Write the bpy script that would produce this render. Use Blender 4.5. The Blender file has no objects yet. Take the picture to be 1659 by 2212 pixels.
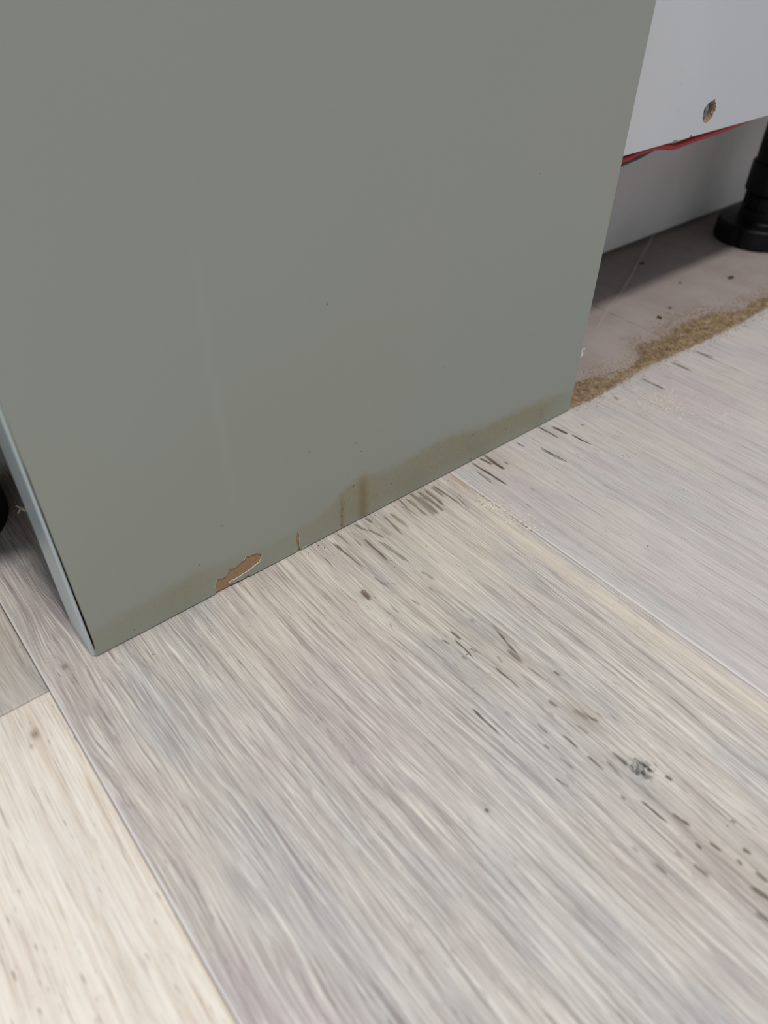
import bpy, bmesh, math, random
import numpy as np
from mathutils import Matrix, Vector
from mathutils.geometry import tessellate_polygon
random.seed(7); rng = np.random.default_rng(7)
sc = bpy.context.scene
COL = sc.collection

# ------------------------------------------------------------------ camera (phone main camera, real sensor size and aperture)
cam_d = bpy.data.cameras.new('camera'); cam = bpy.data.objects.new('camera', cam_d); COL.objects.link(cam)
row0 = Vector((0.7736020763, -0.6335032053, 0.0146121973))
row1 = Vector((-0.4074982989, -0.5150108072, -0.7541279766))
row2 = Vector((0.4852679300, 0.5774405228, -0.6565649083))
CAMLOC = Vector((-0.033682, -0.238777, 0.268))
m = Matrix((row0, -row1, -row2)).transposed().to_4x4(); m.translation = CAMLOC
cam.matrix_world = m
cam_d.sensor_fit = 'VERTICAL'; cam_d.sensor_height = 9.8; cam_d.sensor_width = 7.35
cam_d.lens = 1591.2155 / 2212 * 9.8
cam_d.clip_start = 0.01
cam_d.dof.use_dof = True
FOCUS = (Vector((0.12, 0.0, 0.0)) - CAMLOC).dot(row2)
cam_d.dof.focus_distance = FOCUS
cam_d.dof.aperture_fstop = 1.9
sc.camera = cam

# ------------------------------------------------------------------ light
w = bpy.data.worlds.new('room_light'); sc.world = w; w.use_nodes = True
bg = w.node_tree.nodes['Background']; bg.inputs['Color'].default_value = (0.86, 0.93, 1.0, 1); bg.inputs['Strength'].default_value = 0.42

def area(name, loc, target, size, power, col, shape='DISK', size_y=None):
    d = bpy.data.lights.new(name, 'AREA'); d.shape = shape; d.size = size
    if size_y: d.size_y = size_y
    d.energy = power; d.color = col
    o = bpy.data.objects.new(name, d); COL.objects.link(o); o.location = loc
    o.rotation_euler = (Vector(target) - Vector(loc)).to_track_quat('-Z', 'Y').to_euler()
    return o
area('ceiling_lamp', (0.05, -0.84, 2.4), (0.15, 0, 0), 0.22, 33, (1.0, 0.96, 0.93))
area('window_light', (-2.6, 0.9, 1.5), (0, 0, 0.2), 1.2, 36, (0.78, 0.88, 1.0), 'RECTANGLE', 1.4)

sc.view_settings.view_transform = 'Standard'; sc.view_settings.look = 'None'
sc.view_settings.gamma = 1; sc.view_settings.use_curve_mapping = False
sc.view_settings.exposure = 0.0

# ------------------------------------------------------------------ helpers
def lin(c):
    return tuple(((v/255)/12.92 if v/255 <= .04045 else ((v/255+.055)/1.055)**2.4) for v in c) + (1,)
class NT:
    """small wrapper for building node materials"""
    def __init__(s, name, rough=.5, spec=.5):
        s.m = bpy.data.materials.new(name); s.m.use_nodes = True; s.t = s.m.node_tree; s.n = s.t.nodes
        s.b = s.n['Principled BSDF']; s.b.inputs['Roughness'].default_value = rough
        s.b.inputs['Specular IOR Level'].default_value = spec
    def link(s, a, b): s.t.links.new(a, b)
    def put(s, inp, v):
        if isinstance(v, bpy.types.NodeSocket): s.link(v, inp)
        elif isinstance(v, (tuple, list)) and len(v) == 3 and inp.type == 'RGBA': inp.default_value = tuple(v)+(1,)
        else: inp.default_value = v
    def math(s, op, a, b=0.0, c=0.0, clamp=False):
        n = s.n.new('ShaderNodeMath'); n.operation = op; n.use_clamp = clamp
        s.put(n.inputs[0], a); s.put(n.inputs[1], b); s.put(n.inputs[2], c); return n.outputs[0]
    def mix(s, f, a, b, mode='MIX'):
        n = s.n.new('ShaderNodeMix'); n.data_type = 'RGBA'; n.blend_type = mode
        s.put(n.inputs[0], f); s.put(n.inputs[6], a); s.put(n.inputs[7], b); return n.outputs[2]
    def ss(s, v, lo, hi, a=0.0, b=1.0):
        n = s.n.new('ShaderNodeMapRange'); n.interpolation_type = 'SMOOTHSTEP'
        s.put(n.inputs[0], v); s.put(n.inputs[1], lo); s.put(n.inputs[2], hi); s.put(n.inputs[3], a); s.put(n.inputs[4], b); return n.outputs[0]
    def obj(s):
        n = s.n.new('ShaderNodeTexCoord'); return n.outputs['Object']
    def xyz(s, v):
        n = s.n.new('ShaderNodeSeparateXYZ'); s.link(v, n.inputs[0]); return n.outputs
    def comb(s, x, y, z):
        n = s.n.new('ShaderNodeCombineXYZ'); s.put(n.inputs[0], x); s.put(n.inputs[1], y); s.put(n.inputs[2], z); return n.outputs[0]
    def noise(s, v, scale, detail=3, rough=.5, dist=0):
        n = s.n.new('ShaderNodeTexNoise'); s.put(n.inputs['Vector'], v); n.inputs['Scale'].default_value = scale
        n.inputs['Detail'].default_value = detail; n.inputs['Roughness'].default_value = rough; n.inputs['Distortion'].default_value = dist
        return n.outputs
    def attr(s, name):
        n = s.n.new('ShaderNodeAttribute'); n.attribute_name = name; return n.outputs['Fac']
    def ramp(s, v, stops, interp='LINEAR'):
        n = s.n.new('ShaderNodeValToRGB'); n.color_ramp.interpolation = interp; e = n.color_ramp.elements
        while len(e) < len(stops): e.new(0.5)
        for i, (p, c) in enumerate(stops):
            e[i].position = p; e[i].color = c if isinstance(c, tuple) else (c, c, c, 1)
        s.put(n.inputs[0], v); return n.outputs[0]
    def bump(s, h, strength=.3, dist=.001):
        n = s.n.new('ShaderNodeBump'); n.inputs['Strength'].default_value = strength; n.inputs['Distance'].default_value = dist
        s.put(n.inputs['Height'], h); s.link(n.outputs[0], s.b.inputs['Normal'])
    def base(s, c): s.put(s.b.inputs['Base Color'], c)

def mesh_obj(name, V, Fc, mat, parent=None, smooth=False, midx=None):
    me = bpy.data.meshes.new(name)
    me.from_pydata([tuple(v) for v in V], [], [tuple(f) for f in Fc]); me.update()
    for mm in (mat if isinstance(mat, (list, tuple)) else [mat]): me.materials.append(mm)
    if midx: me.polygons.foreach_set('material_index', midx)
    if smooth: me.polygons.foreach_set('use_smooth', [True]*len(me.polygons))
    o = bpy.data.objects.new(name, me); COL.objects.link(o)
    if parent: o.parent = parent
    return o
def bm_obj(name, bm, mat, parent=None, smooth=False):
    bmesh.ops.recalc_face_normals(bm, faces=bm.faces)
    me = bpy.data.meshes.new(name); bm.to_mesh(me); bm.free()
    for mm in (mat if isinstance(mat, (list, tuple)) else [mat]): me.materials.append(mm)
    if smooth: me.polygons.foreach_set('use_smooth', [True]*len(me.polygons))
    o = bpy.data.objects.new(name, me); COL.objects.link(o)
    if parent: o.parent = parent
    return o
def box(x0, x1, y0, y1, z0, z1, bevel=0, seg=2):
    bm = bmesh.new(); bmesh.ops.create_cube(bm, size=1)
    for v in bm.verts: v.co = Vector(((x0+x1)/2+v.co.x*(x1-x0), (y0+y1)/2+v.co.y*(y1-y0), (z0+z1)/2+v.co.z*(z1-z0)))
    if bevel: bmesh.ops.bevel(bm, geom=list(bm.edges), offset=bevel, segments=seg, affect='EDGES', profile=.5)
    return bm
def thing(name, label, cat, loc=(0, 0, 0), group=None):
    o = bpy.data.objects.new(name, None); COL.objects.link(o); o.location = loc; o.empty_display_size = .05
    o['label'] = label; o['category'] = cat
    if group: o['group'] = group
    return o
def tag(o, label, cat, group=None, kind=None):
    o['label'] = label; o['category'] = cat
    if group: o['group'] = group
    if kind: o['kind'] = kind
    return o
def lathe(profile, seg=40, cx=0, cy=0):
    V = []; Fc = []
    for r, z in profile:
        for k in range(seg):
            a = 2*math.pi*k/seg; V.append((cx+r*math.cos(a), cy+r*math.sin(a), z))
    n = len(profile)
    for i in range(n-1):
        for k in range(seg):
            k2 = (k+1) % seg; Fc.append((i*seg+k, i*seg+k2, (i+1)*seg+k2, (i+1)*seg+k))
    Fc.append(tuple(range(seg))[::-1]); Fc.append(tuple((n-1)*seg+k for k in range(seg)))
    return V, Fc
def tube(pts, r, seg=12):
    P = [Vector(q) for q in pts]
    # catmull-rom resample
    Q = []
    for i in range(len(P)-1):
        a = P[max(i-1, 0)]; b = P[i]; c = P[i+1]; d = P[min(i+2, len(P)-1)]
        for k in range(8):
            t = k/8; Q.append(.5*((2*b)+(c-a)*t+(2*a-5*b+4*c-d)*t*t+(3*b-a-3*c+d)*t**3))
    Q.append(P[-1]); V = []; Fc = []
    for i, q in enumerate(Q):
        t = (Q[min(i+1, len(Q)-1)]-Q[max(i-1, 0)]).normalized()
        u = t.cross(Vector((0, 0, 1)));  u = u.normalized() if u.length > 1e-4 else Vector((1, 0, 0))
        w_ = t.cross(u)
        for k in range(seg):
            a = 2*math.pi*k/seg; V.append(q+(u*math.cos(a)+w_*math.sin(a))*r)
    for i in range(len(Q)-1):
        for k in range(seg):
            k2 = (k+1) % seg; Fc.append((i*seg+k, i*seg+k2, (i+1)*seg+k2, (i+1)*seg+k))
    Fc.append(tuple(range(seg))); Fc.append(tuple((len(Q)-1)*seg+k for k in range(seg))[::-1])
    return V, Fc
def flakes(pts, sizes, flat=.45, elong=(1, 2.2)):
    """many small angular crumbs (5 vertices each) in one mesh; pts = (x, y, z of the surface)"""
    V = []; Fc = []
    for (x, y, z), s in zip(pts, sizes):
        a = random.uniform(0, 2*math.pi); ca, sa = math.cos(a), math.sin(a)
        L = s*random.uniform(*elong)*.5; W_ = s*.5*random.uniform(.6, 1); h = s*flat*random.uniform(.5, 1.3)
        tz = random.uniform(-.4, .4)*s*.4
        b = len(V)
        for u, v_, t in ((-L, 0, max(tz, 0)), (0, -W_, 0), (L, random.uniform(-.3, .3)*W_, max(-tz, 0)), (0, W_, 0), (random.uniform(-.4, .4)*L, 0, h)):
            V.append((x+u*ca-v_*sa, y+u*sa+v_*ca, z+t))
        Fc += [(b, b+1, b+4), (b+1, b+2, b+4), (b+2, b+3, b+4), (b+3, b, b+4), (b, b+3, b+2, b+1)]
    return V, Fc

# ------------------------------------------------------------------ materials
def wood(name, tones, seed, light, dark, contrast, warp=.02, porek=1.0, fine=1.0, curl=.0022):
    """white-washed brushed oak; grain along y"""
    N = NT(name, rough=.55, spec=.35)
    co = N.obj(); x, y, z = N.xyz(co)
    wp = N.noise(N.comb(N.math('MULTIPLY', x, 9), N.math('MULTIPLY', y, 2.6), seed), 1, 1)[1]
    wx, wy, _ = N.xyz(wp)
    wp2 = N.noise(N.comb(N.math('MULTIPLY', x, 80), N.math('MULTIPLY', y, 14), seed+3), 1, 1)[0]
    xx = N.math('ADD', x, N.math('MULTIPLY', N.math('SUBTRACT', wx, .5), warp))
    xx = N.math('ADD', xx, N.math('MULTIPLY', N.math('SUBTRACT', wp2, .5), N.ss(x, .05, -.03, .0022, curl)))
    def st(fx, fy, d=2, off=0, r=.55):
        return N.noise(N.comb(N.math('MULTIPLY', xx, fx), N.math('MULTIPLY', y, fy), seed+off), 1, d, r)[0]
    low = N.noise(N.comb(N.math('MULTIPLY', xx, 30), N.math('MULTIPLY', y, 7), seed+11), 1, 3, .55)[0]
    low2 = N.noise(N.comb(N.math('MULTIPLY', xx, 22), N.math('MULTIPLY', y, 14), seed+17), 1, 2, .5)[0]
    c = N.ramp(low, [(.36, lin(tones[0])), (.5, lin(tones[1])), (.64, lin(tones[2]))])
    c = N.mix(N.ss(low2, .46, .66, 0, .65), c, lin(tones[3]))
    s1 = st(900, 12, 4, 0, .6)
    s2 = st(330, 9, 2, 5)
    s3 = st(2600, 45, 2, 7)
    brk = N.ss(N.noise(N.comb(N.math('MULTIPLY', xx, 160), N.math('MULTIPLY', y, 55), seed+23), 1, 2)[0], .36, .60, .25, 1)
    s5 = st(1300, 36, 3, 41, .6)
    s4 = st(130, 5, 2, 61)
    c = N.mix(N.math('MULTIPLY', N.ss(s4, .52, .76), .30*contrast), c, lin(light))
    c = N.mix(N.math('MULTIPLY', N.ss(s4, .48, .24), .3*contrast), c, lin(dark))
    # pale lime-filled grain and darker early wood
    c = N.mix(N.math('MULTIPLY', N.math('MULTIPLY', N.ss(s1, .50, .70), brk), contrast), c, lin(light))
    c = N.mix(N.math('MULTIPLY', N.math('MULTIPLY', N.ss(s1, .48, .30), brk), .95*contrast), c, lin(dark))
    c = N.mix(N.math('MULTIPLY', N.ss(s5, .42, .30), .75*contrast), c, lin(tuple(v*.80 for v in dark)))
    c = N.mix(N.math('MULTIPLY', N.ss(s5, .60, .70), .8*contrast), c, lin(tuple(min(255, v*1.03) for v in light)))
    c = N.mix(N.math('MULTIPLY', N.ss(s2, .52, .70), .36*contrast), c, lin(light))
    c = N.mix(N.math('MULTIPLY', N.ss(s2, .47, .32), .38*contrast), c, lin(dark))
    c = N.mix(N.math('MULTIPLY', N.ss(s3, .5, .68), .6*contrast*fine), c, lin(light))
    c = N.mix(N.math('MULTIPLY', N.ss(s3, .5, .32), .55*contrast*fine), c, lin(dark))
    # open dark pores: short dashes
    p1 = N.noise(N.comb(N.math('MULTIPLY', xx, 1700), N.math('MULTIPLY', y, 130), seed+31), 1, 1)[0]
    pz = N.noise(N.comb(N.math('MULTIPLY', xx, 45), N.math('MULTIPLY', y, 16), seed+37), 1, 2)[0]
    pore = N.math('MULTIPLY', N.ss(p1, .70, .78), N.ss(pz, .44, .62))
    c = N.mix(N.math('MULTIPLY', pore, .6*porek), c, lin((92, 80, 70)))
    # soot-dark mould that has run into the grain
    stn = N.attr('stain'); modn = N.math('MULTIPLY', N.ss(s5, .38, .60, .55, 1.5), N.ss(s3, .36, .56, .6, 1.25))
    s6 = st(2400, 26, 3, 83, .65)
    sm = N.math('MULTIPLY', N.ss(N.math('MULTIPLY', stn, modn), .05, .80, 0, 1), N.ss(s6, .30, .54, .5, 1.0))
    tint = N.mix(N.ss(N.noise(co, 26, 1)[0], .42, .6), lin((38, 44, 46)), lin((64, 57, 48)))
    c = N.mix(sm, c, tint)
    halo = N.attr('halo'); c = N.mix(N.math('MULTIPLY', halo, .75), c, lin((150, 138, 116)))
    yel = N.attr('yellow'); c = N.mix(N.math('MULTIPLY', yel, .8), c, lin((178, 146, 84)))
    c = N.mix(N.math('MULTIPLY', N.attr('cream'), N.ss(s2, .25, .6, .35, .7)), c, lin((226, 215, 195)))
    brn = N.attr('brown'); c = N.mix(N.math('MULTIPLY', brn, N.ss(s3, .3, .6, .5, 1.1)), c, lin((116, 92, 68)))
    # pale arris at the long edges
    c = N.mix(N.attr('arris'), c, lin((226, 220, 216)))
    # the strip that stood behind the missing panel: dust-filmed, grain clogged, shade painted in at the back
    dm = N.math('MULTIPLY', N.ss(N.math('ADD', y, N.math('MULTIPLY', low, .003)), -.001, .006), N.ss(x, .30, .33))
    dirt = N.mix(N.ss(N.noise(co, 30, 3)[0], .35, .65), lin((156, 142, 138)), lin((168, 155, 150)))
    dirt = N.mix(N.ss(N.math('ADD', y, N.math('MULTIPLY', N.noise(co, 25, 3)[0], .03)), .06, .16, 0, .75), dirt, lin((92, 80, 70)))  # under-cabinet shade painted over the dust tone, deepening towards the plinth
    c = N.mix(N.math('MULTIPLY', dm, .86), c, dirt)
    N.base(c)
    h = N.math('ADD', N.math('MULTIPLY', s1, .6), N.math('ADD', N.math('MULTIPLY', s3, .4), N.math('MULTIPLY', s2, .3)))
    h = N.math('SUBTRACT', h, N.math('MULTIPLY', pore, .8))
    h = N.math('MULTIPLY', h, N.math('SUBTRACT', 1, N.math('MULTIPLY', dm, .8)))
    N.bump(h, .55, .0006)
    N.put(N.b.inputs['Roughness'], N.ss(s1, .3, .7, .62, .46))
    return N.m

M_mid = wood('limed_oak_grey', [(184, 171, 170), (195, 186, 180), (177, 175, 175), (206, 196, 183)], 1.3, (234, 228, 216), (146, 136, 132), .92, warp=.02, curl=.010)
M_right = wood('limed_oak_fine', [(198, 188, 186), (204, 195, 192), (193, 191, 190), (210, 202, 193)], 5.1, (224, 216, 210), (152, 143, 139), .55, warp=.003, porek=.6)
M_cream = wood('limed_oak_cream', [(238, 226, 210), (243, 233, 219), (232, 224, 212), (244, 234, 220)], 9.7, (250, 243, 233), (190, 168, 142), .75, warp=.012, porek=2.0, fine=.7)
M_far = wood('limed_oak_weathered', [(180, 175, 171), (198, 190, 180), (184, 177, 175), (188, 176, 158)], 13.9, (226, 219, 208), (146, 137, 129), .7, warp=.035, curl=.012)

def paint_mat():
    N = NT('sage_paint', rough=.42, spec=.45)
    co = N.obj(); x, y, z = N.xyz(co)
    base = N.mix(N.ss(N.noise(co, 4, 2)[0], .35, .65), lin((150, 153, 144)), lin((148, 154, 146)))
    # damp line along the foot of the panel: height over x
    H = [(0, .013), (.027, .016), (.075, .0174), (.132, .0187), (.162, .0215), (.2, .018), (.268, .0142), (.33, .015), (.389, .0171), (.427, .0263),
         (.464, .0295), (.512, .0245), (.552, .0251), (.635, .0286), (.7, .025), (.751, .0203), (.837, .0221), (.918, .0183), (.978, .018), (1, .012)]
    K = [(0, .5), (.09, .5), (.14, .75), (.19, .5), (.27, .35), (.4, .55), (.43, .9), (.48, .95), (.54, .75), (.65, 1.0), (.9, .95), (1, .4)]
    u = N.math('DIVIDE', x, .3254)
    hh = N.math('MULTIPLY', N.ramp(u, [(p_, v/.04) for p_, v in H], 'B_SPLINE'), .04)
    hh = N.math('ADD', hh, N.math('MULTIPLY', N.math('SUBTRACT', N.noise(co, 160, 3)[0], .5), .006))
    kk = N.ramp(u, [(p_, v) for p_, v in K])
    d = N.math('SUBTRACT', hh, z)                       # below the line > 0
    m = N.math('MULTIPLY', N.ss(d, -.004, .003), kk)
    m = N.math('MULTIPLY', m, N.ss(z, -.002, .012, .45, 1))
    m = N.math('MULTIPLY', m, N.ss(N.noise(co, 420, 3)[0], .3, .65, .7, 1.0))
    c = N.mix(N.math('MULTIPLY', m, .62), base, lin((134, 124, 84)))
    # brown runs
    def run(xc, wd, z0, z1, k):
        xn = N.math('ADD', x, N.math('MULTIPLY', N.math('SUBTRACT', N.noise(N.comb(N.math('MULTIPLY', x, .0), y, N.math('MULTIPLY', z, 90)), 1, 2)[0], .5), .003))
        a = N.ss(N.math('ABSOLUTE', N.math('SUBTRACT', xn, xc)), 0, wd, 1, 0)
        b = N.math('MULTIPLY', N.ss(z, z0, z0+.008), N.ss(z, z1, z1-.016))
        return N.math('MULTIPLY', N.math('MULTIPLY', a, b), k)
    c = N.mix(run(.1520, .0052, -.004, .036, .6), c, lin((120, 100, 58)))
    c = N.mix(run(.1378, .0020, -.004, .0285, .6), c, lin((126, 104, 66)))
    c = N.mix(run(.296, .006, .002, .020, .25), c, lin((126, 110, 66)))
    # mildew peppering under the line on the right half
    pep = N.math('MULTIPLY', N.ss(N.noise(co, 1500, 1)[0], .66, .72), N.math('MULTIPLY', N.ss(d, -.001, .003), N.ss(x, .15, .19)))
    pep = N.math('MULTIPLY', pep, N.ss(d, .016, .006))
    c = N.mix(N.math('MULTIPLY', pep, .45), c, lin((74, 66, 46)))
    # faint wiped streak on the upper left
    fx = N.math('SUBTRACT', x, N.math('ADD', .0775, N.math('MULTIPLY', N.math('SUBTRACT', N.noise(N.comb(0.0, 0.0, N.math('MULTIPLY', z, 12)), 1, 1)[0], .5), .006)))
    fm = N.math('MULTIPLY', N.ss(N.math('ABSOLUTE', fx), 0, .004, 1, 0), N.math('MULTIPLY', N.ss(z, .03, .08), N.ss(z, .19, .13)))
    c = N.mix(N.math('MULTIPLY', fm, .11), c, lin((168, 176, 168)))
    N.base(c)
    N.bump(N.noise(co, 700, 3)[0], .10, .0005)
    return N.m
M_paint = paint_mat()
N = NT('paint_torn_edge', rough=.5); N.base(lin((206, 214, 200))); M_torn = N.m
N = NT('edge_band_lit', rough=.28, spec=.6); co = N.obj()
N.base(N.mix(N.ss(N.noise(co, 12, 2)[0], .4, .6), lin((186, 200, 200)), lin((192, 203, 210)))); M_band = N.m  # paler than the face: window brightness partly put into this colour
N = NT('fibreboard', rough=.85, spec=.2); co = N.obj(); x, y, z = N.xyz(co)
f1 = N.noise(N.comb(N.math('MULTIPLY', x, 300), y, N.math('MULTIPLY', z, 900)), 3, 4, .65)[0]
f2 = N.noise(co, 1800, 2)[0]
c = N.ramp(f1, [(.3, lin((132, 100, 74))), (.55, lin((170, 136, 106))), (.75, lin((192, 160, 130)))])
c = N.mix(N.ss(f2, .62, .72, 0, .7), c, lin((206, 182, 156)))
N.base(c); N.bump(N.math('ADD', f1, f2), .5, .0006); M_mdf = N.m
N = NT('white_melamine', rough=.45, spec=.4); co = N.obj(); x, y, z = N.xyz(co)
c = N.mix(N.ss(N.noise(co, 7, 2)[0], .4, .6), lin((204, 205, 208)), lin((198, 201, 207)))
scf = N.noise(N.comb(N.math('MULTIPLY', x, 40), y, N.math('ADD', N.math('MULTIPLY', z, 90), N.math('MULTIPLY', x, 60))), 1, 2, .5, .6)[0]
scm = N.math('MULTIPLY', N.math('MULTIPLY', N.ss(N.math('ABSOLUTE', N.math('SUBTRACT', scf, .5)), 0, .012, 1, 0), N.ss(N.noise(co, 30, 2)[0], .5, .62)), .08)
c = N.mix(scm, c, lin((138, 136, 132)))
N.base(c); N.bump(N.noise(co, 500, 3)[0], .08, .0004); M_mel = N.m
N = NT('melamine_lip', rough=.6); N.base(lin((190, 184, 168))); M_lip = N.m
N = NT('plinth_white', rough=.5, spec=.4); co = N.obj()
N.base(N.mix(N.ss(N.noise(co, 9, 3)[0], .4, .65), lin((218, 215, 213)), lin((204, 201, 197)))); N.bump(N.noise(co, 300, 2)[0], .1, .0005); M_plinth = N.m
N = NT('chipboard', rough=.9, spec=.2); co = N.obj()
v = N.noise(co, 900, 3, .7)[0]
N.base(N.ramp(v, [(.3, lin((110, 92, 72))), (.5, lin((156, 134, 108))), (.7, lin((184, 164, 138)))])); N.bump(v, .8, .0008); M_chip = N.m
N = NT('raw_board', rough=.9); N.base(lin((96, 84, 70))); M_raw = N.m
N = NT('zinc', rough=.25); N.base(lin((140, 148, 146))); N.b.inputs['Metallic'].default_value = 1; M_zinc = N.m
N = NT('dark_recess', rough=.4); N.base(lin((12, 15, 20))); M_black = N.m
N = NT('black_plastic', rough=.5, spec=.25); co = N.obj()
N.base(N.mix(N.ss(N.noise(co, 60, 3)[0], .5, .75), lin((9, 9, 11)), lin((20, 20, 20)))); M_leg = N.m
N = NT('red_pvc', rough=.4); N.base(lin((170, 24, 34))); M_red = N.m
N = NT('black_pvc', rough=.4); N.base(lin((34, 36, 44))); M_cab = N.m
N = NT('sawdust', rough=.95, spec=.1); co = N.obj()
v = N.noise(co, 170, 4, .7)[0]; v2 = N.noise(co, 1100, 1)[0]
c = N.ramp(v, [(.3, lin((122, 102, 76))), (.5, lin((160, 138, 108))), (.7, lin((192, 170, 140)))])
c = N.mix(N.ss(v2, .62, .7, 0, .7), c, lin((214, 194, 162))); N.base(c); N.bump(v2, .6, .001); M_saw = N.m
N = NT('pale_crumb', rough=.9, spec=.15); co = N.obj()
N.base(N.ramp(N.noise(co, 600, 1)[0], [(.35, lin((190, 172, 146))), (.5, lin((218, 206, 186))), (.68, lin((240, 234, 222)))])); M_crumb = N.m
N = NT('dark_dirt', rough=.9, spec=.1); co = N.obj()
N.base(N.ramp(N.noise(co, 500, 1)[0], [(.4, lin((44, 38, 32))), (.6, lin((78, 66, 52)))])); M_dirt = N.m
N = NT('cobweb', rough=.7); N.base(lin((200, 196, 190))); M_web = N.m
N = NT('white_fluff', rough=.9); N.base(lin((232, 222, 206))); M_fluff = N.m
N = NT('wall_paint', rough=.8); N.base(lin((205, 203, 198))); N.bump(N.noise(N.obj(), 200, 3)[0], .1, .001); M_wall = N.m
N = NT('subfloor', rough=.95); N.base(lin((70, 60, 50))); M_sub = N.m

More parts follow.
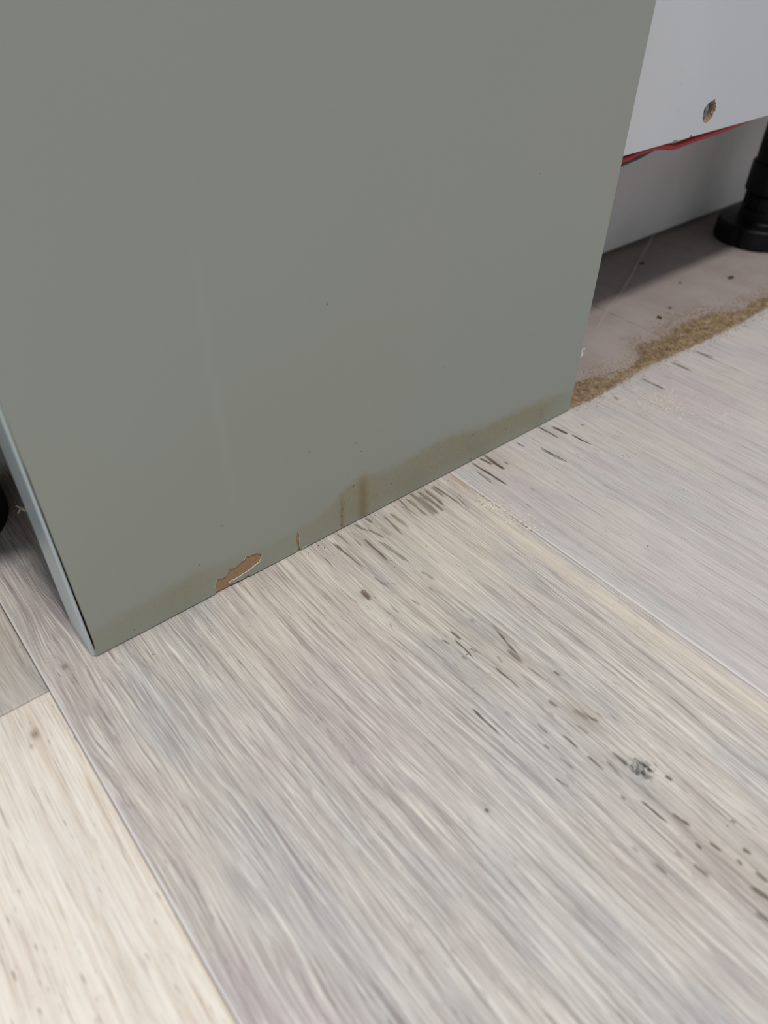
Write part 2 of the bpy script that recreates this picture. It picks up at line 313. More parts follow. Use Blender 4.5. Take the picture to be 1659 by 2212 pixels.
# ------------------------------------------------------------------ floor
# dark mould streaks in the floor: x0, y0, x1, y1 (metres), width in mm, depth of tone
ST = [(0.1778,0.0000,0.1758,-0.0135,1.3,0.7), (0.1819,-0.0023,0.1808,-0.0200,1.8,0.9), (0.1864,-0.0013,0.1852,-0.0218,2,1), (0.1908,-0.0019,0.1911,-0.0220,1.8,1), (0.1956,-0.0021,0.1946,-0.0195,1.6,0.8), (0.2000,-0.0027,0.1995,-0.0143,1.5,0.6), (0.2015,-0.0039,0.2025,-0.0258,1.2,0.8), (0.1879,-0.0052,0.1871,-0.0224,2.2,0.8), (0.1663,-0.0068,0.1670,-0.0209,1.6,0.9), (0.1449,-0.0009,0.1478,-0.0099,1.2,0.7), (0.1486,-0.0089,0.1514,-0.0192,1.3,0.7), (0.1530,-0.0005,0.1540,-0.0064,1.2,0.8), (0.1542,-0.0117,0.1549,-0.0204,1.1,0.6), (0.1622,-0.0061,0.1605,-0.0232,1.2,0.8), (0.2342,-0.0012,0.2356,-0.0279,1.2,0.9), (0.2415,-0.0007,0.2423,-0.0096,1.3,0.8), (0.2456,-0.0008,0.2451,-0.0169,1.8,1), (0.2504,-0.0118,0.2507,-0.0162,0.9,0.4), (0.2950,0.0001,0.2956,-0.0130,1.3,0.6), (0.3024,-0.0057,0.3035,-0.0169,1.7,0.8), (0.2779,-0.0178,0.2792,-0.0335,0.8,0.6), (0.2712,-0.0038,0.2719,-0.0098,0.8,0.5), (0.3053,-0.0206,0.3046,-0.0289,0.7,0.5), (0.1272,-0.0064,0.1289,-0.0299,1,0.6), (0.1422,-0.0143,0.1419,-0.0335,1.2,0.8), (0.1474,-0.0201,0.1494,-0.0402,1.5,0.9), (0.1502,-0.0505,0.1520,-0.0583,1.5,0.7), (0.1334,-0.0001,0.1335,-0.0129,0.8,0.4), (0.1766,-0.0071,0.1769,-0.0177,1,0.6), (0.2052,-0.0189,0.2031,-0.0316,0.8,0.4), (0.2309,-0.0086,0.2297,-0.0232,0.9,0.4), (0.1186,-0.0417,0.1177,-0.0495,2.6,0.8), (0.1288,-0.0389,0.1303,-0.0489,0.9,0.8), (0.1305,-0.0447,0.1350,-0.0497,0.8,0.6), (0.1506,-0.0510,0.1513,-0.0591,1.6,0.6), (0.1456,-0.0604,0.1480,-0.0701,1.3,0.6), (0.1406,-0.0781,0.1416,-0.0816,0.8,0.4), (0.1479,-0.0785,0.1481,-0.0841,0.8,0.7), (0.1336,-0.0615,0.1346,-0.0678,0.8,0.5), (0.1347,-0.0879,0.1355,-0.0949,1.1,0.7), (0.1282,-0.0891,0.1298,-0.0941,0.9,0.7), (0.1331,-0.0930,0.1326,-0.1055,0.8,0.7), (0.1345,-0.1003,0.1372,-0.1074,0.8,0.6), (0.1288,-0.1019,0.1293,-0.1047,1.2,0.8), (0.1533,-0.0969,0.1485,-0.1206,1.1,0.9), (0.1476,-0.1121,0.1479,-0.1232,2.6,0.5), (0.1413,-0.1119,0.1409,-0.1164,1,0.8), (0.1366,-0.1153,0.1368,-0.1304,1,0.9), (0.1479,-0.1232,0.1490,-0.1418,0.8,0.7), (0.1551,-0.1336,0.1556,-0.1375,0.9,0.9), (0.1411,-0.1293,0.1420,-0.1340,0.9,0.6), (0.1133,-0.1252,0.1131,-0.1420,0.9,1), (0.1419,-0.1422,0.1421,-0.1477,1.4,0.6), (0.1230,-0.1345,0.1229,-0.1376,1.2,0.5), (0.1459,-0.1518,0.1486,-0.1603,3.2,0.5), (0.1107,-0.0390,0.1118,-0.0483,0.8,0.5), (0.1159,-0.0663,0.1138,-0.0725,0.8,0.4), (0.1381,-0.0102,0.1384,-0.0170,0.8,0.6), (0.1275,-0.0067,0.1286,-0.0282,1.4,0.5), (0.1110,-0.0400,0.1110,-0.0414,0.8,0.8), (0.1332,-0.1573,0.1339,-0.1654,0.8,0.8), (0.1338,-0.1702,0.1339,-0.1779,1.1,0.9), (0.1380,-0.1761,0.1377,-0.1835,0.9,0.8), (0.1430,-0.1749,0.1435,-0.1836,1.5,0.7), (0.1510,-0.1948,0.1516,-0.1978,1.1,0.8), (0.1242,-0.1630,0.1250,-0.1708,0.9,0.7), (0.1163,-0.1679,0.1175,-0.1743,0.8,0.7), (0.1347,-0.1953,0.1355,-0.2071,0.8,0.9), (0.1396,-0.2059,0.1410,-0.2125,1.3,1), (0.1366,-0.2178,0.1366,-0.2204,1.2,0.9), (0.1408,-0.2208,0.1418,-0.2255,1.2,0.7), (0.1485,-0.2296,0.1493,-0.2328,1.3,1), (0.1433,-0.2305,0.1427,-0.2330,1.2,0.7), (0.1440,-0.2373,0.1445,-0.2418,1.5,1), (0.1383,-0.2384,0.1396,-0.2474,1.8,1), (0.1319,-0.2442,0.1329,-0.2510,2.2,0.8), (0.1190,-0.2122,0.1188,-0.2178,1,0.6), (0.1293,-0.2213,0.1305,-0.2280,2.2,0.5), (0.1475,-0.1552,0.1500,-0.1630,1.8,0.6), (0.1420,-0.1577,0.1421,-0.1645,1.5,0.5), (0.1295,-0.1465,0.1290,-0.1540,0.9,0.6), (0.1240,-0.1554,0.1245,-0.1584,0.9,0.6), (0.1304,-0.1890,0.1306,-0.1911,0.9,0.6), (0.1551,-0.2212,0.1555,-0.2232,1,0.5), (0.0858,-0.1596,0.0861,-0.1613,1,0.8), (0.1178,-0.2035,0.1176,-0.2068,0.9,0.5), (0.1378,-0.1463,0.1376,-0.1496,1.2,0.5), (0.1101,-0.1867,0.1145,-0.2043,0.6,0.4), (0.2792,-0.0162,0.2804,-0.0364,0.8,0.8), (0.3050,-0.0193,0.3065,-0.0346,0.8,0.7), (0.3017,-0.0063,0.3041,-0.0165,1.6,0.7), (0.2950,-0.0010,0.2959,-0.0162,1.2,0.6), (0.3186,-0.0153,0.3196,-0.0182,1,0.4), (0.3983,-0.0041,0.3987,-0.0251,1.6,0.5), (0.4351,-0.0043,0.4357,-0.0203,1.6,0.6), (0.4645,-0.0088,0.4674,-0.0203,1.2,0.4), (0.3633,-0.0074,0.3622,-0.0124,1.6,0.5), (0.4636,0.0904,0.4662,0.0799,1.6,0.7), (0.4642,0.0758,0.4655,0.0611,1.4,0.5), (0.4645,0.0591,0.4616,0.0326,1.6,0.7), (0.4282,0.0609,0.4285,0.0310,1.6,0.6), (0.4649,-0.0044,0.4630,-0.0350,0.9,0.5)]
floor = bm_obj('floor', box(-.78, 1.22, -1.15, .62, -.034, -.0142), M_sub); floor['kind'] = 'structure'

def grid_lines(a, b, fine, step, coarse):
    """coordinates from a to b, dense inside the interval fine"""
    f0, f1 = max(a, fine[0]), min(b, fine[1]); L = [a]
    def seg(p, q, s):
        n = max(1, int(round((q-p)/s))); return list(np.linspace(p, q, n+1)[1:])
    if f1 <= f0: return np.array(L+seg(a, b, coarse))
    if f0 > a: L += seg(a, f0, coarse)
    L += seg(f0, f1, step)
    if f1 < b: L += seg(f1, b, coarse)
    return np.array(L)

def plank(x0, x1, y0, y1, mat, finex=(9, 9), finey=(9, 9), sx=.0005, sy=.001, dz=0.0):
    g = .00013; x0 += g; x1 -= g; y0 += g; y1 -= g
    xs = grid_lines(x0+.0008, x1-.0008, finex, sx, .03); ys = grid_lines(y0+.0008, y1-.0008, finey, sy, .06)
    xs = np.concatenate([[x0, x0+.0003], xs, [x1-.0003, x1]]); ys = np.concatenate([[y0, y0+.0003], ys, [y1-.0003, y1]])
    nx, ny = len(xs), len(ys); X, Yg = np.meshgrid(xs, ys, indexing='ij')
    ex = np.minimum(X-x0, x1-X); ey = np.minimum(Yg-y0, y1-Yg); e = np.minimum(ex, ey)
    prof = np.where(e < 1e-6, -.0006, np.where(e < .00035, -.00018, 0.0))
    Z = prof+dz
    top = np.stack([X, Yg, Z], -1).reshape(-1, 3)
    i = np.arange(nx-1)[:, None]*ny; j = np.arange(ny-1)[None]; a = (i+j).ravel()
    quads = np.stack([a, a+ny, a+ny+1, a+1], 1)
    # skirt and underside
    ring = [k*ny for k in range(nx)] + [(nx-1)*ny+k for k in range(1, ny)] + [k*ny+ny-1 for k in range(nx-2, -1, -1)] + [k for k in range(ny-2, 0, -1)]
    base = len(top); low = top[ring].copy(); low[:, 2] = -.014
    n = len(ring); r = np.array(ring); nb = np.arange(n); nb2 = (nb+1) % n
    side = np.stack([r, base+nb, base+nb2, r[nb2]], 1)
    Vv = np.concatenate([top, low]); Fq = np.concatenate([quads, side])
    me = bpy.data.meshes.new('plank'); me.vertices.add(len(Vv)); me.vertices.foreach_set('co', Vv.ravel().astype(np.float32))
    me.loops.add(len(Fq)*4); me.loops.foreach_set('vertex_index', Fq.ravel().astype(np.int32))
    me.polygons.add(len(Fq)); me.polygons.foreach_set('loop_start', np.arange(len(Fq), dtype=np.int32)*4)
    me.update(calc_edges=True); me.validate()
    # stains
    def atr(name, val):
        A_ = me.attributes.new(name, 'FLOAT', 'POINT'); A_.data.foreach_set('value', val.astype(np.float32))
    px, py = Vv[:, 0], Vv[:, 1]; stn = np.zeros(len(px)); hal = np.zeros(len(px)); yel = np.zeros(len(px)); brn = np.zeros(len(px))
    if finex[0] < 5:
        def streak(xa, ya, xb, yb, wd, k, arr, soft=1.0):
            wd = wd*.001; sel = np.where((px > min(xa, xb)-3*wd) & (px < max(xa, xb)+3*wd) & (py > min(ya, yb)-.004) & (py < max(ya, yb)+.004))[0]
            if not len(sel): return
            sxp, syp = px[sel], py[sel]; d = np.array([xb-xa, yb-ya]); Ln = np.hypot(*d)+1e-9; d = d/Ln
            t = (sxp-xa)*d[0]+(syp-ya)*d[1]; q = -(sxp-xa)*d[1]+(syp-ya)*d[0]
            q = q+.00012*np.sin(t*420+xb*7e4)
            u = np.clip(t/Ln, -.2, 1.2); lon = np.clip((u+.10)/.25, 0, 1)*np.clip((1.10-u)/.35, 0, 1)
            wv = wd*(.40+.18*np.sin(t*300+xa*5e4)**2)
            arr[sel] = np.maximum(arr[sel], k*lon*np.exp(-(q/wv)**2*soft))
        for xa, ya, xb, yb, wd, k in ST:
            if x0-.01 < xa < x1+.01:
                streak(xa, ya, xb, yb, wd, k*(1.7 if ya > -.025 else 1.0), stn)
                if wd >= 1: streak(xa, ya, xb, yb, wd*3.0, k*.35, hal, .8)
        rs = np.random.default_rng(int(x0*1e4) % 9973)
        for k_ in range(300 if x1 < .47 and mat is not M_cream else 0):                        # dark open pores, most of them along the middle of the plank
            mid = rs.random() < .6
            xa = rs.normal(.140, .018) if mid and x0 < 0 else rs.uniform(x0, x1); ya = rs.uniform(-.27, -.002) if x0 < .2 else rs.uniform(-.06, 0)
            L_ = rs.uniform(.002, .010); streak(xa, ya, xa+rs.normal(0, .0002), ya-L_, rs.uniform(.4, .8), rs.uniform(.15, .42 if mid else .25), stn)
        for xa, ya, xb, yb, wd in ((.2166, -.0015, .2158, -.019, 2.0), (.2120, -.006, .2100, -.022, 3.0)):
            streak(xa, ya, xb, yb, wd, .8 if wd < 3 else .35, yel)
        # mottled round spot, small brown spots
        for cx_, cy_, rr, k in ((.1461, -.1873, .0034, 1.35), (-.0126, .004, .0013, .8), (-.035, -.0213, .0018, .8), (-.038, -.0261, .0008, .6), (.1181, -.0455, .0016, .9), (.1475, -.0900, .001, .5)):
            dd = np.hypot(px-cx_, (py-cy_)*.75)/rr
            mot = np.clip(.45+.8*np.sin(px*4300+3*np.sin(py*2300))*np.sin(py*2700+2*np.sin(px*3100)), .05, 1)
            arr = stn if rr > .0025 else brn
            arr[:] = np.maximum(arr, k*np.exp(-dd**2)*(mot*1.3 if rr > .0025 else 1))
        # broad grey-brown dampness reaching out from the panel foot and down the middle plank
        for cx_, cy_, ax, ay, k in ((.188, -.008, .016, .012, .6), (.150, -.014, .018, .014, .35), (.247, -.006, .010, .012, .4), (.137, -.10, .010, .03, .22), (.147, -.155, .006, .012, .5), (.148, -.117, .004, .008, .4), (.138, -.235, .012, .03, .4), (.2975, -.006, .010, .012, .25)):
            hal[:] = np.maximum(hal, k*np.exp(-((px-cx_)/ax)**2-((py-cy_)/ay)**2))
    crm = np.zeros(len(px))
    if finex[0] < 5 and x0 < 0 < x1:
        w_ = .0065+.002*np.sin(py*23+1)
        crm = .9*np.exp(-((px-.2085+.010*np.clip(-py-.02, 0, .08))/w_)**4)*np.clip((-py-.018)/.03, 0, 1)
        crm = np.maximum(crm, .6*np.exp(-((px-.165)/.045)**2-((py+.045)/.05)**2)); crm = np.maximum(crm, .35*np.exp(-((px-.09)/.05)**2-((py+.03)/.03)**2))
        crm *= (Vv[:, 2] > -.002)
    atr('cream', crm); atr('stain', stn); atr('halo', hal); atr('yellow', yel); atr('brown', brn)
    eTop = np.minimum(px-x0, 9); arr = np.where((px-x0 < .0012) & (Vv[:, 2] > -.002) & (x0 < .3), .8, 0.0); atr('arris', arr)
    me.materials.append(mat); me.polygons.foreach_set('use_smooth', [False]*len(me.polygons))
    o = bpy.data.objects.new('plank', me); COL.objects.link(o); o.parent = floor
    return o
XL, XR, X3 = -.0226, .2176, .4637
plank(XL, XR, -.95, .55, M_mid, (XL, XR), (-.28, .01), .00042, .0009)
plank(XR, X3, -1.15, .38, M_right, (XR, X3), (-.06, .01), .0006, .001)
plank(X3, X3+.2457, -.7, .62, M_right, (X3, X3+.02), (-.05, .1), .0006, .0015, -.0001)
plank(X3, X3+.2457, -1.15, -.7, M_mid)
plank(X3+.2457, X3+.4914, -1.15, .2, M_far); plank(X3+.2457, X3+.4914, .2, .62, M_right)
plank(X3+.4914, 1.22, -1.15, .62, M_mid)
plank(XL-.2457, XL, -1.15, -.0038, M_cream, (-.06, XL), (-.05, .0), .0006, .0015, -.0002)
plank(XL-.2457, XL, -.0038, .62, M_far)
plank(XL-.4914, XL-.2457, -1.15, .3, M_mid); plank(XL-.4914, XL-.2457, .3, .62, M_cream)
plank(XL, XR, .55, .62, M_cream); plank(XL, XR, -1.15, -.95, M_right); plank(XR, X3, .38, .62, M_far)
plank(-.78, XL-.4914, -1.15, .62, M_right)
wall = bm_obj('wall_back', box(-.78, 1.22, .62, .66, -.034, 1.3), M_wall); wall['kind'] = 'structure'

# ------------------------------------------------------------------ green end panel
PW, PT, PH = .3254, .028, .868
panel = thing('end_panel', 'sage green painted end panel, stained and chipped along its foot, upright on the planks', 'panel', (0, 0, 0))
def rough_line(a, b, n, amp):
    return [(a[0]+(b[0]-a[0])*i/n+random.uniform(-amp, amp)*.3, a[1]+(b[1]-a[1])*i/n+random.uniform(-amp, amp)) for i in range(1, n)]
zb = .0009
def jag(pts, amp=.00022, n=3):
    out = []
    for i in range(len(pts)-1):
        a, b = pts[i], pts[i+1]; out.append(a)
        for k in range(1, n+1):
            t = k/(n+1); out.append((a[0]+(b[0]-a[0])*t+random.uniform(-amp, amp), a[1]+(b[1]-a[1])*t+random.uniform(-amp, amp)))
    out.append(pts[-1]); return out
chip1 = jag([(0.0606, zb), (0.0618, 0.0036), (0.0611, 0.0062), (0.0632, 0.0101), (0.0643, 0.009), (0.0673, 0.0086), (0.0700, 0.0113), (0.0702, 0.0125), (0.0712, 0.0116), (0.0739, 0.0113), (0.0779, 0.0134), (0.0804, 0.0154), (0.0812, .0142), (0.0831, 0.0145), (0.0842, .0139), (0.0855, 0.0140), (0.0867, .0128), (0.0885, 0.0112), (.0880, .0096), (0.0864, 0.007), (0.0846, .0064), (0.0827, 0.0058), (0.0793, 0.0049), (0.0742, 0.0041), (0.0691, 0.0039), (0.0686, 0.0031), (0.0713, 0.0022), (0.0751, 0.0017), (0.0795, 0.0021), (0.0800, .0012), (0.0806, zb)])
chip2 = jag([(0.1088, zb), (0.1091, 0.0019), (0.109, 0.0056), (.1083, .0076), (0.1087, 0.0105), (.1093, .0122), (0.1101, 0.0148), (.1103, .0128), (0.1108, 0.0109), (.1104, .0085), (0.1106, 0.0055), (.1103, .0035), (0.1106, 0.0014), (.1108, zb)], .0001)
out2d = [(.0002, zb)] + rough_line((0, zb), chip1[0], 14, .00012) + chip1 + rough_line(chip1[-1], chip2[0], 8, .0002) + chip2 + rough_line(chip2[-1], (PW, zb), 50, .00010) + [(PW, zb), (PW, PH), (.0002, PH)]
# left arris slightly wavy where it has lifted from the edge band
def crack(z_): return .0002+.0014*max(0, 1-z_/.175)**.7*min(1, z_/.012)**.5
out2d += [(crack(.20*(1-t))+random.uniform(-.00010, .00010), .20*(1-t)) for t in [k/40 for k in range(0, 40)]]
tri = tessellate_polygon([[Vector((a, b, 0)) for a, b in out2d]])
n2 = len(out2d); SK = .00045
V = [(a, 0, b) for a, b in out2d] + [(a, SK, b) for a, b in out2d]
Fc = []; mi = []
for t in tri:
    Fc.append(tuple(t)); mi.append(0); Fc.append(tuple(q+n2 for q in t)[::-1]); mi.append(0)
for i in range(n2):
    j = (i+1) % n2; Fc.append((i, j, j+n2, i+n2)); mi.append(1 if out2d[i][1] < .03 and .05 < out2d[i][0] < .115 else 0)
skin = mesh_obj('painted_skin', V, Fc, [M_paint, M_torn], panel, midx=mi)
bm = bmesh.new(); bm.from_mesh(skin.data); bmesh.ops.recalc_face_normals(bm, faces=bm.faces); bm.to_mesh(skin.data); bm.free()
# lifted lips of paint round the chip
def lip(poly, idx0, idx1):
    V = []; Fc = []
    P_ = poly[idx0:idx1]
    for i, (a, b) in enumerate(P_):
        k = len(V); r_ = .00008*random.uniform(.3, 1.6)
        V += [(a-r_, -.0001, b), (a, -.00022*random.uniform(.4, 1.6), b+r_), (a+r_, -.0001, b-r_), (a, .0003, b-r_)]
        if i:
            for q in range(4): Fc.append((k-4+q, k-4+(q+1) % 4, k+(q+1) % 4, k+q))
    return V, Fc
for pl_, a_, b_ in ((chip1, 3, 14), (chip1, 40, 112), (chip2, 24, 46)):
    V, Fc = lip(pl_, a_, b_); o = mesh_obj('paint_flake', V, Fc, M_torn, panel); o['label'] = 'pale curled lip of lifted paint'
bmc = box(.0017, PW-.0006, SK+.0001, PT-.0004, .0009, PH, .0002, 1)
b2_ = box(.0019, PW-.003, .0040, PT-.003, 0, .0010); me_ = bpy.data.meshes.new('tmp'); b2_.to_mesh(me_); bmc.from_mesh(me_); b2_.free(); bpy.data.meshes.remove(me_)
o = bm_obj('core', bmc, M_mdf, panel); o['label'] = 'bare brown fibreboard showing through the chips'
# back skin
bm_obj('back_skin', box(.0004, PW-.0004, PT-.0004, PT, .0004, PH), M_paint, panel)
bm_obj('right_edge_band', box(PW-.0006, PW, SK, PT-.0004, .0004, PH, .0002, 1), M_paint, panel)
# left edge band, opened away from the skin towards the foot
V = []; Fc = []; nz = 60
zs = [PH*(k/nz)**2 for k in range(nz+1)]
for k, z_ in enumerate(zs):
    g = max(0, 1-z_/.17); yf = .0004+.0009*math.sin(min(1, g*1.15)*math.pi*.62)**1.5+(random.uniform(-1, 1)*.00010 if z_ < .15 else 0)
    bow = -.0006-.0003*math.exp(-((z_-.02)/.03)**2)
    bk = PT*(1-.0*z_)
    V += [(bow+.0002, yf, max(z_, .0003)), (bow, yf+.0008, max(z_, .0003)), (bow, bk-.0015, max(z_, .0003)), (bow+.0006, bk, max(z_, .0003)), (.0010, bk, max(z_, .0003)), (.0006, yf, max(z_, .0003))]
for k in range(nz):
    for q in range(6): Fc.append((k*6+q, k*6+(q+1) % 6, k*6+6+(q+1) % 6, k*6+6+q))
Fc.append(tuple(range(6))); Fc.append(tuple(nz*6+q for q in range(6)))
eb = mesh_obj('left_edge_band', V, Fc, M_band, panel); eb['label'] = 'pale blue-grey narrow edge with window light painted into its tone, split from the face along its lower part'
bm = bmesh.new(); bm.from_mesh(eb.data); bmesh.ops.recalc_face_normals(bm, faces=bm.faces); bm.to_mesh(eb.data); bm.free()
# specks of dirt stuck to the face
V = []; Fc = []
SP = [(0.1457, 0.0256, 1.5), (0.1371, 0.0034, .7), (0.162, 0.0119, .9), (0.1401, 0.0178, .6), (0.1384, 0.0139, .7), (.1376, .0095, .9), (0.2346, 0.0024, 1.3), (0.263, 0.0121, .8), (0.2944, 0.0132, 1.0), (0.1337, 0.1303, 1.0), (0.0195, 0.0050, .9), (0.0225, 0.0056, .7), (0.0557, 0.0242, .7), (0.151, 0.0459, .6), (0.1476, 0.0526, .6), (.1468, .0400, .5), (.1430, .0330, .5), (0.2331, 0.0203, .7), (.235, .0203, .6), (.07, .0405, .6), (.205, .075, .5), (.12, .06, .5), (.26, .16, .6), (.172, .0145, .6)]
for a, b, s in SP:
    k = len(V); s = s*.001*.45; an = random.uniform(.2, 1.4)
    for t in range(6):
        th = t*math.pi/3; u = s*1.3*math.cos(th); v_ = s*.45*math.sin(th)
        V.append((a+u*math.cos(an)-v_*math.sin(an), -.00002, b+u*math.sin(an)+v_*math.cos(an)))
    V.append((a, -.00025, b))
    for t in range(6): Fc.append((k+t, k+(t+1) % 6, k+6))
o = mesh_obj('dirt_specks', V, Fc, M_dirt, panel); o['kind'] = 'stuff'; o['label'] = 'dark specks of dirt stuck to the face'
# splinters and hairs
def hair(name, pts, r, mat, parent=None):
    V, Fc = tube(pts, r, 6); return mesh_obj(name, V, Fc, mat, parent, smooth=True)
for k in range(5):
    a = .1115+.0006*k
    o = hair('splinter', [(.1112, .0, .0006), (a, -.0006, .0018+.0004*(k % 3)), (a+.0006*(k-1), -.0012, .0028+.0006*(k % 2))], .00005, M_torn, panel)

# ------------------------------------------------------------------ white cabinet behind
CY, CZ, CX0, CX1 = .0320, .1426, -.26, .98
cab = thing('base_cabinet', 'white base cabinet raised on black legs behind the green panel, with a chipped screw hole', 'cabinet', (.4, .032, 0))
def W2(o):                                   # children built in world space, kept there
    o.matrix_parent_inverse = Matrix.Translation((-.4, -.032, 0)); return o
hc = (.4577, .1552); hr = .0066
jagpts = {0: .0076, 1: .0083, 2: .0070, 3: .0072, 4: .0058, 5: .0080}
hole = []
HO = [(0.4515, 0.1529), (0.4509, 0.1575), (.4521, .1590), (0.4541, 0.1604), (.4560, .1612), (0.4582, 0.1616), (0.4604, 0.1626), (.4618, .1604), (0.4636, 0.1594), (.4634, .1584), (0.4647, 0.1573), (.4644, .1560), (0.4652, 0.1548), (.4638, .1543), (0.4632, 0.1531), (0.4636, 0.1517), (.4620, .1510), (0.4601, 0.1496), (0.4575, 0.1488), (0.4549, 0.1493), (0.4525, 0.1511)]
outer = [(CX0, CZ)] + [(CX0+(CX1-CX0)*k/6, CZ) for k in range(1, 6)] + [(CX1, CZ), (CX1, .86), (CX0, .86)]
# a little knock in the lower arris
outer = [(CX0, CZ), (.4235, CZ), (.4245, CZ+.0009), (.4275, CZ+.0006), (.4290, CZ), (.4420, CZ), (.4426, CZ+.0011), (.4440, CZ+.0012), (.4452, CZ), (CX1, CZ), (CX1, .86), (CX0, .86)]
polys = [[Vector((a, b, 0)) for a, b in outer], [Vector((a, b, 0)) for a, b in HO[::-1]]]
tri = tessellate_polygon(polys); allp = outer+HO[::-1]
nf = len(allp); V = [(a, CY, b) for a, b in allp]+[(a, CY+.016, b) for a, b in outer]
Fc = [tuple(t) for t in tri]; mi = [0]*len(Fc)
no = len(outer)
for i in range(no):
    j = (i+1) % no; Fc.append((i, j, nf+j, nf+i)); mi.append(1)
Fc.append(tuple(nf+i for i in range(no))); mi.append(0)
# chipped bevel then bore
nh = len(HO); ring0 = [no+i for i in range(nh)]; HR = HO[::-1]
b1 = len(V)
for a, b in HR:
    an = math.atan2(b-hc[1], a-hc[0]); r0 = math.hypot(a-hc[0], b-hc[1]); rr = min(r0, .0056)
    V.append((hc[0]+rr*math.cos(an), CY+.0022, hc[1]+rr*math.sin(an)))
b2 = len(V)
for i in range(nh):
    q = V[b1+i]; V.append((hc[0]+(q[0]-hc[0])*.93, CY+.0125, hc[1]+(q[2]-hc[1])*.93))
for i in range(nh):
    j = (i+1) % nh
    Fc.append((ring0[i], ring0[j], b1+j, b1+i)); mi.append(2)
    Fc.append((b1+i, b1+j, b2+j, b2+i)); mi.append(2)
Fc.append(tuple(b2+i for i in range(nh))); mi.append(2)
sp = W2(mesh_obj('side_board', V, Fc, [M_mel, M_lip, M_chip], cab, midx=mi))
bm = bmesh.new(); bm.from_mesh(sp.data); bmesh.ops.recalc_face_normals(bm, faces=bm.faces); bm.to_mesh(sp.data); bm.free()
# zinc cam fastener in the bore
cam_f = bmesh.new()
prof = [(.0049, 0), (.0049, -.0026), (.0045, -.0030), (.0040, -.0030), (.0037, -.0008), (.0009, -.0010)]
V, Fc = lathe(prof, 28)
V = [(hc[0]+a, CY+.0062+c, hc[1]+b) for a, b, c in V]
fast = W2(mesh_obj('fastener', V, Fc[:-2]+[Fc[-1]], M_zinc, cab, smooth=True)); fast['label'] = 'zinc fastener sunk in the chipped hole'
V, Fc = lathe([(.0034, -.0010), (.0034, -.0016), (.0031, -.0016)], 24)
V = [(hc[0]-.0003+a, CY+.0062+c, hc[1]+b) for a, b, c in V]
s_ = mesh_obj('socket', V, Fc, M_black, fast)
cam_f.free()
W2(bm_obj('bottom_board', box(CX0, CX1, CY+.016, .60, CZ+.0005, CZ+.0165, .0003, 1), M_raw, cab))
W2(bm_obj('end_board', box(CX0, CX0+.016, CY+.016, .60, CZ+.0165, .86), M_mel, cab))
W2(bm_obj('end_board', box(CX1-.016, CX1, CY+.016, .60, CZ+.0165, .86), M_mel, cab))
W2(bm_obj('back_board', box(CX0+.016, CX1-.016, .592, .60, CZ+.0165, .86), M_mel, cab))
def leg(cx_, cy_):
    prof = [(.0385, 0), (.0388, .002), (.0388, .0172), (.0372, .0188), (.0240, .0198), (.0235, .0210)]
    V, Fc = lathe(prof, 48, cx_, cy_)
    # four notches in the rim of the foot
    Vn = []
    for (a, b, c) in V:
        an = math.degrees(math.atan2(b-cy_, a-cx_)) % 45
        if c < .0187 and math.hypot(a-cx_, b-cy_) > .03 and an < 7.4: a = cx_+(a-cx_)*.955; b = cy_+(b-cy_)*.955
        Vn.append((a, b, c))
    f = W2(mesh_obj('leg', *lathe([(.0215, .0205), (.0215, .030), (.0185, .031), (.0185, .0420), (.0198, .0430), (.0232, .0457), (.0232, .0700), (.0225, .0712), (.0212, .0715), (.0212, .128), (.030, .1290), (.030, CZ)], 40, cx_, cy_), M_leg, cab))
    mod = f.modifiers.new('b', 'BEVEL'); mod.width = .0006; mod.segments = 2; mod.limit_method = 'ANGLE'
    g = mesh_obj('foot', Vn, Fc, M_leg, f)
    mod = g.modifiers.new('b', 'BEVEL'); mod.width = .0008; mod.segments = 2; mod.limit_method = 'ANGLE'
    # ribs on the shaft
    for k in range(8):
        a = 2*math.pi*k/8+.2; bmr = box(-.0012, .0012, -.0018, .0018, .0210, .0425, .0004, 1)
        bmesh.ops.transform(bmr, matrix=Matrix.Translation((cx_+.0195*math.cos(a), cy_+.0195*math.sin(a), 0)) @ Matrix.Rotation(a+math.pi/2, 4, 'Z'), verts=bmr.verts)
        bm_obj('rib', bmr, M_leg, f)
    return f
leg(.711, .0885); leg(-.033, .1375); leg(.711, .50); leg(-.033, .50)

# ------------------------------------------------------------------ plinth board at the back, cables
bmc = box(.10, .97, .1504, .1664, .0035, .128, .0006, 2)
b2_ = box(.11, .96, .1560, .1650, 0, .0040); me_ = bpy.data.meshes.new('tmp'); b2_.to_mesh(me_); bmc.from_mesh(me_); b2_.free(); bpy.data.meshes.remove(me_)
pl = bm_obj('plinth_board', bmc, M_plinth)
tag(pl, 'dusty white plinth board standing on the floor beneath the cabinet', 'plinth')
V, Fc = tube([(.30, .0445, .1395), (.355, .0445, .1372), (.3914, .044, .1352), (.405, .044, .1364), (.4215, .044, .1372), (.4328, .044, .1362), (.4456, .044, .1341), (.457, .044, .1343), (.4704, .044, .1351), (.4925, .044, .1357), (.515, .044, .1368), (.5392, .045, .1382), (.58, .046, .1400), (.65, .05, .1404)], .0020, 14)
tag(mesh_obj('red_cable', V, Fc, M_red, smooth=True), 'thin red cable drooping along the bottom edge of the white cabinet', 'cable')
V, Fc = tube([(.30, .0485, .1375), (.3700, .0475, .1330), (.3914, .047, .1316), (.405, .047, .1322), (.4193, .047, .1340), (.4394, .048, .1375), (.46, .049, .1390), (.50, .050, .1400), (.58, .051, .1403), (.65, .054, .1404)], .0020, 14)
tag(mesh_obj('black_cable', V, Fc, M_cab, smooth=True), 'black cable tucked behind the red one under the cabinet', 'cable')

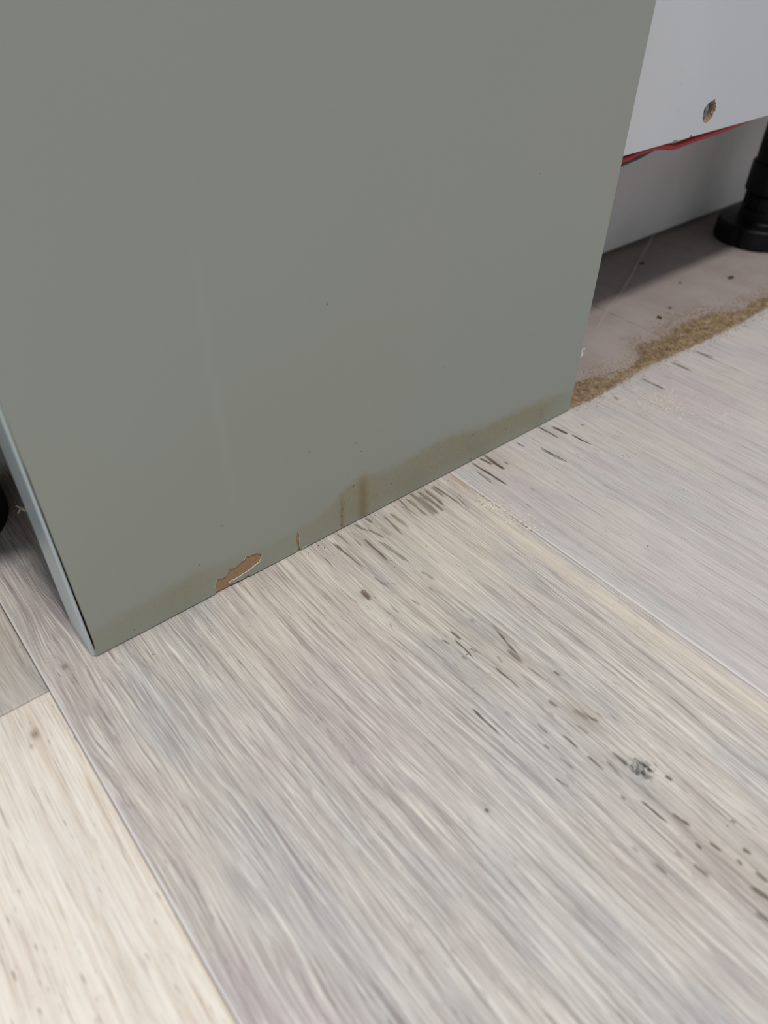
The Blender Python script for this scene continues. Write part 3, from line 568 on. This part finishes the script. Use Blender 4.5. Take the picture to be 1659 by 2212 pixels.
# ------------------------------------------------------------------ sawdust and debris
UP = [(.324, .030), (.3558, .0227), (.3922, .0180), (.408, .0120), (.420, .0150), (.4300, .026), (.436, .031), (.4591, .024), (.4912, .0325), (.5327, .0259), (.5484, .012), (.5834, .0158), (.5979, .0107), (.66, .012), (.8, .01)]
LO = [(.324, .0005), (.3515, -.0012), (.3859, -.0005), (.4133, .0030), (.4413, .0004), (.4908, -.0020), (.5246, -.0026), (.5758, -.0010), (.62, -.001), (.8, -.001)]
ux, uy = zip(*UP); lx, ly = zip(*LO)
up = lambda q: np.interp(q, ux, uy); lo = lambda q: np.interp(q, lx, ly)
nxs, nys = 620, 34
gx = np.linspace(.3262, .8, nxs)
rnd = rng.random((nxs, nys)); rl = np.convolve(rng.normal(0, 1, nxs+40), np.hanning(14)/7, 'same')[20:20+nxs]*.0022
V = []; Fc = []
dens = np.interp(gx, [.326, .34, .36, .385, .40, .42, .44, .52, .56, .6, .8], [1, 1, .8, .45, .3, .8, 1, 1, .6, .5, .3])
for i in range(nxs):
    a = lo(gx[i])+rl[i]*.4+.0006; b = up(gx[i])-.003+rl[i]
    for j in range(nys):
        t = j/(nys-1); s = math.sin(math.pi*min(1, max(0, t)))**.8*(1-.45*t)
        h = .0014*s*dens[i]*(.35+1.3*rnd[i, j]) - .0004 + .0005*math.sin(gx[i]*260+t*5)*math.sin(gx[i]*97+t*9)*s
        V.append((gx[i], a+(b-a)*t, max(h, -.0003) if 0 < j < nys-1 else -.0003))
for i in range(nxs-1):
    for j in range(nys-1):
        if max(V[i*nys+j][2], V[(i+1)*nys+j][2], V[i*nys+j+1][2], V[(i+1)*nys+j+1][2]) > .00005:
            Fc.append((i*nys+j, (i+1)*nys+j, (i+1)*nys+j+1, i*nys+j+1))
pts = []; siz = []
for k in range(15000):
    q = .3262+.40*random.random()**1.15; a, b = lo(q), up(q)
    t = random.betavariate(1.1, 1.5)
    dn = np.interp(q, [.326, .36, .385, .40, .42, .44, .56, .6], [1, .8, .4, .25, .7, 1, .6, .5])
    if random.random() > dn: continue
    yy = a+(b-a)*t; s = math.sin(math.pi*t)**.8*(1-.45*t)
    pts.append((q, yy, max(.0, .0022*s*dn-.0003))); siz.append(random.choice((.0005, .0007, .0009, .0013)))
for k in range(4200):                                   # strays on either side
    q = .326+.36*random.random(); yy = lo(q)+random.gauss(0, .004) if random.random() < .35 else up(q)+abs(random.gauss(0, .007))
    if q < .328 and yy < .03: continue
    pts.append((q, max(yy, -.012), 0)); siz.append(random.choice((.0004, .0006, .0008)))
V2, F2 = flakes(pts, siz, .5)
b = len(V); V += V2; Fc += [tuple(i+b for i in f) for f in F2]
tag(mesh_obj('sawdust', V, Fc, M_saw), 'brown sawdust ridge along the line of the missing panel, right of the green panel', 'sawdust', kind='stuff')

def crumbs(name, label, cat, clusters, mat, size, elong=(1, 2.2), flat=.45):
    pts = []; siz = []
    for cx_, cy_, sx_, sy_, n in clusters:
        for k in range(n):
            x_ = random.gauss(cx_, sx_); y_ = random.gauss(cy_, sy_)
            if 0 <= x_ <= .327 and y_ > -.0006: y_ = -.0006-abs(random.gauss(0, .001))
            pts.append((x_, y_, 0)); siz.append(random.choice(size))
    V, Fc = flakes(pts, siz, flat, elong)
    return tag(mesh_obj(name, V, Fc, mat), label, cat, kind='stuff')
crumbs('wood_shavings', 'small heap of pale shavings on the seam in front of the panel', 'shavings',
       [(.2150, -.0330, .0035, .0050, 150), (.2185, -.0470, .004, .009, 190), (.2205, -.0620, .003, .005, 50)], M_crumb, (.0003, .0004, .0006, .0008), (2.0, 5), .25)
crumbs('fine_dust', 'patch of fine pale dust on the right plank, short of the sawdust ridge', 'dust',
       [(.3850, -.0330, .009, .010, 800), (.3960, -.0620, .010, .010, 160), (.3700, -.0170, .014, .008, 160), (.43, -.05, .04, .03, 160)], M_crumb, (.0004, .0005, .0008), (1, 2.5), .35)
crumbs('floor_crumbs', 'scattered pale crumbs along the foot of the green panel', 'crumbs',
       [(.13+.012*k, -.0015, .004, .0012, 9) for k in range(12)] + [(.15, -.03, .08, .03, 60), (.25, -.03, .04, .02, 40), (.35, -.08, .05, .05, 50), (.07, .0, .03, .002, 6)], M_crumb, (.0003, .0005, .0007), (1, 2))
crumbs('dark_grit', 'dark grit and dirt specks scattered over the planks', 'grit',
       [(.1200, -.0030, .004, .0015, 5), (.17, -.003, .05, .002, 26), (.14, -.07, .025, .04, 14), (.30, -.06, .06, .04, 14), (.08, -.02, .04, .01, 5), (.06, -.15, .05, .04, 4)], M_dirt, (.0003, .0004, .0006), (1.0, 2.2))
for (a, b, s) in ((.5695, .1188, .0064), (.6063, .051, .0068), (.4891, .0438, .0056), (.5112, .0489, .0034), (.560, .072, .003)):
    V, Fc = flakes([(a, b, 0)], [s], .2, (1.2, 1.6))
    lab = {.0064: 'dark crumb of dirt in the shade near the plinth board', .0068: 'dark crumb of dirt in front of the black leg', .0056: 'larger dark crumb of dirt just behind the sawdust ridge', .0034: 'tiny dark crumb beside the larger one behind the sawdust', .003: 'tiny dark crumb at the edge of the cabinet shade'}[s]
    tag(mesh_obj('dirt_crumb', V, Fc, M_dirt), lab, 'dirt', 'dirt crumbs under the cabinet')
web = hair('cobweb_strand', [(.4300, .0610, .0003), (.47, .079, .0012), (.51, .094, .0010), (.56, .117, .0016), (.6335, .1500, .0040)], .00013, M_web)
V = []; Fc = []
for k in range(3):
    v_, f_ = tube([(.49+.01*k, .0865+.004*k, .0006), (.53+.004*k, .104+.0015*k, .0016), (.58, .126+.001*k, .002), (.630+.001*k, .1500, .0045+.001*k)], .00008, 5)
    b = len(V); V += v_; Fc += [tuple(i+b for i in f) for f in f_]
b = len(web.data.vertices)
tag(web, 'fine cobweb strand stretched over the shaded floor up to the plinth board', 'cobweb')
mesh_obj('side_thread', V, Fc, M_web, web)
# curl of fluff on the right edge of the panel
V = []; Fc = []
for k in range(7):
    q = [(.3256, .0010+.0003*k, .0385+.0004*k), (.3272+random.uniform(-.0005, .001), .001+random.uniform(-.001, .001), .0400+.0008*k), (.3278+random.uniform(-.001, .0012), .001, .0415+random.uniform(-.002, .002)), (.3272, .0012, .0385+.0009*k)]
    v_, f_ = tube(q, .00035, 6); b = len(V); V += v_; Fc += [tuple(i+b for i in f) for f in f_]
tag(mesh_obj('wood_curl', V, Fc, M_fluff), 'tiny pale wood curl clinging to the right edge of the green panel', 'shaving')
hv = [(-.0008, .0272, .069), (-.0022, .0285, .070), (-.0036, .0288, .0682)]
V, Fc = tube(hv, .00006, 6); v_, f_ = tube([(-.0009, .0272, .070), (-.0024, .0285, .0712), (-.0034, .029, .0718)], .00005, 6)
b = len(V); V += v_; Fc += [tuple(i+b for i in f) for f in f_]
tag(mesh_obj('pet_hair', V, Fc, M_fluff), 'tiny white hairs sticking out of the left edge of the green panel', 'hair')
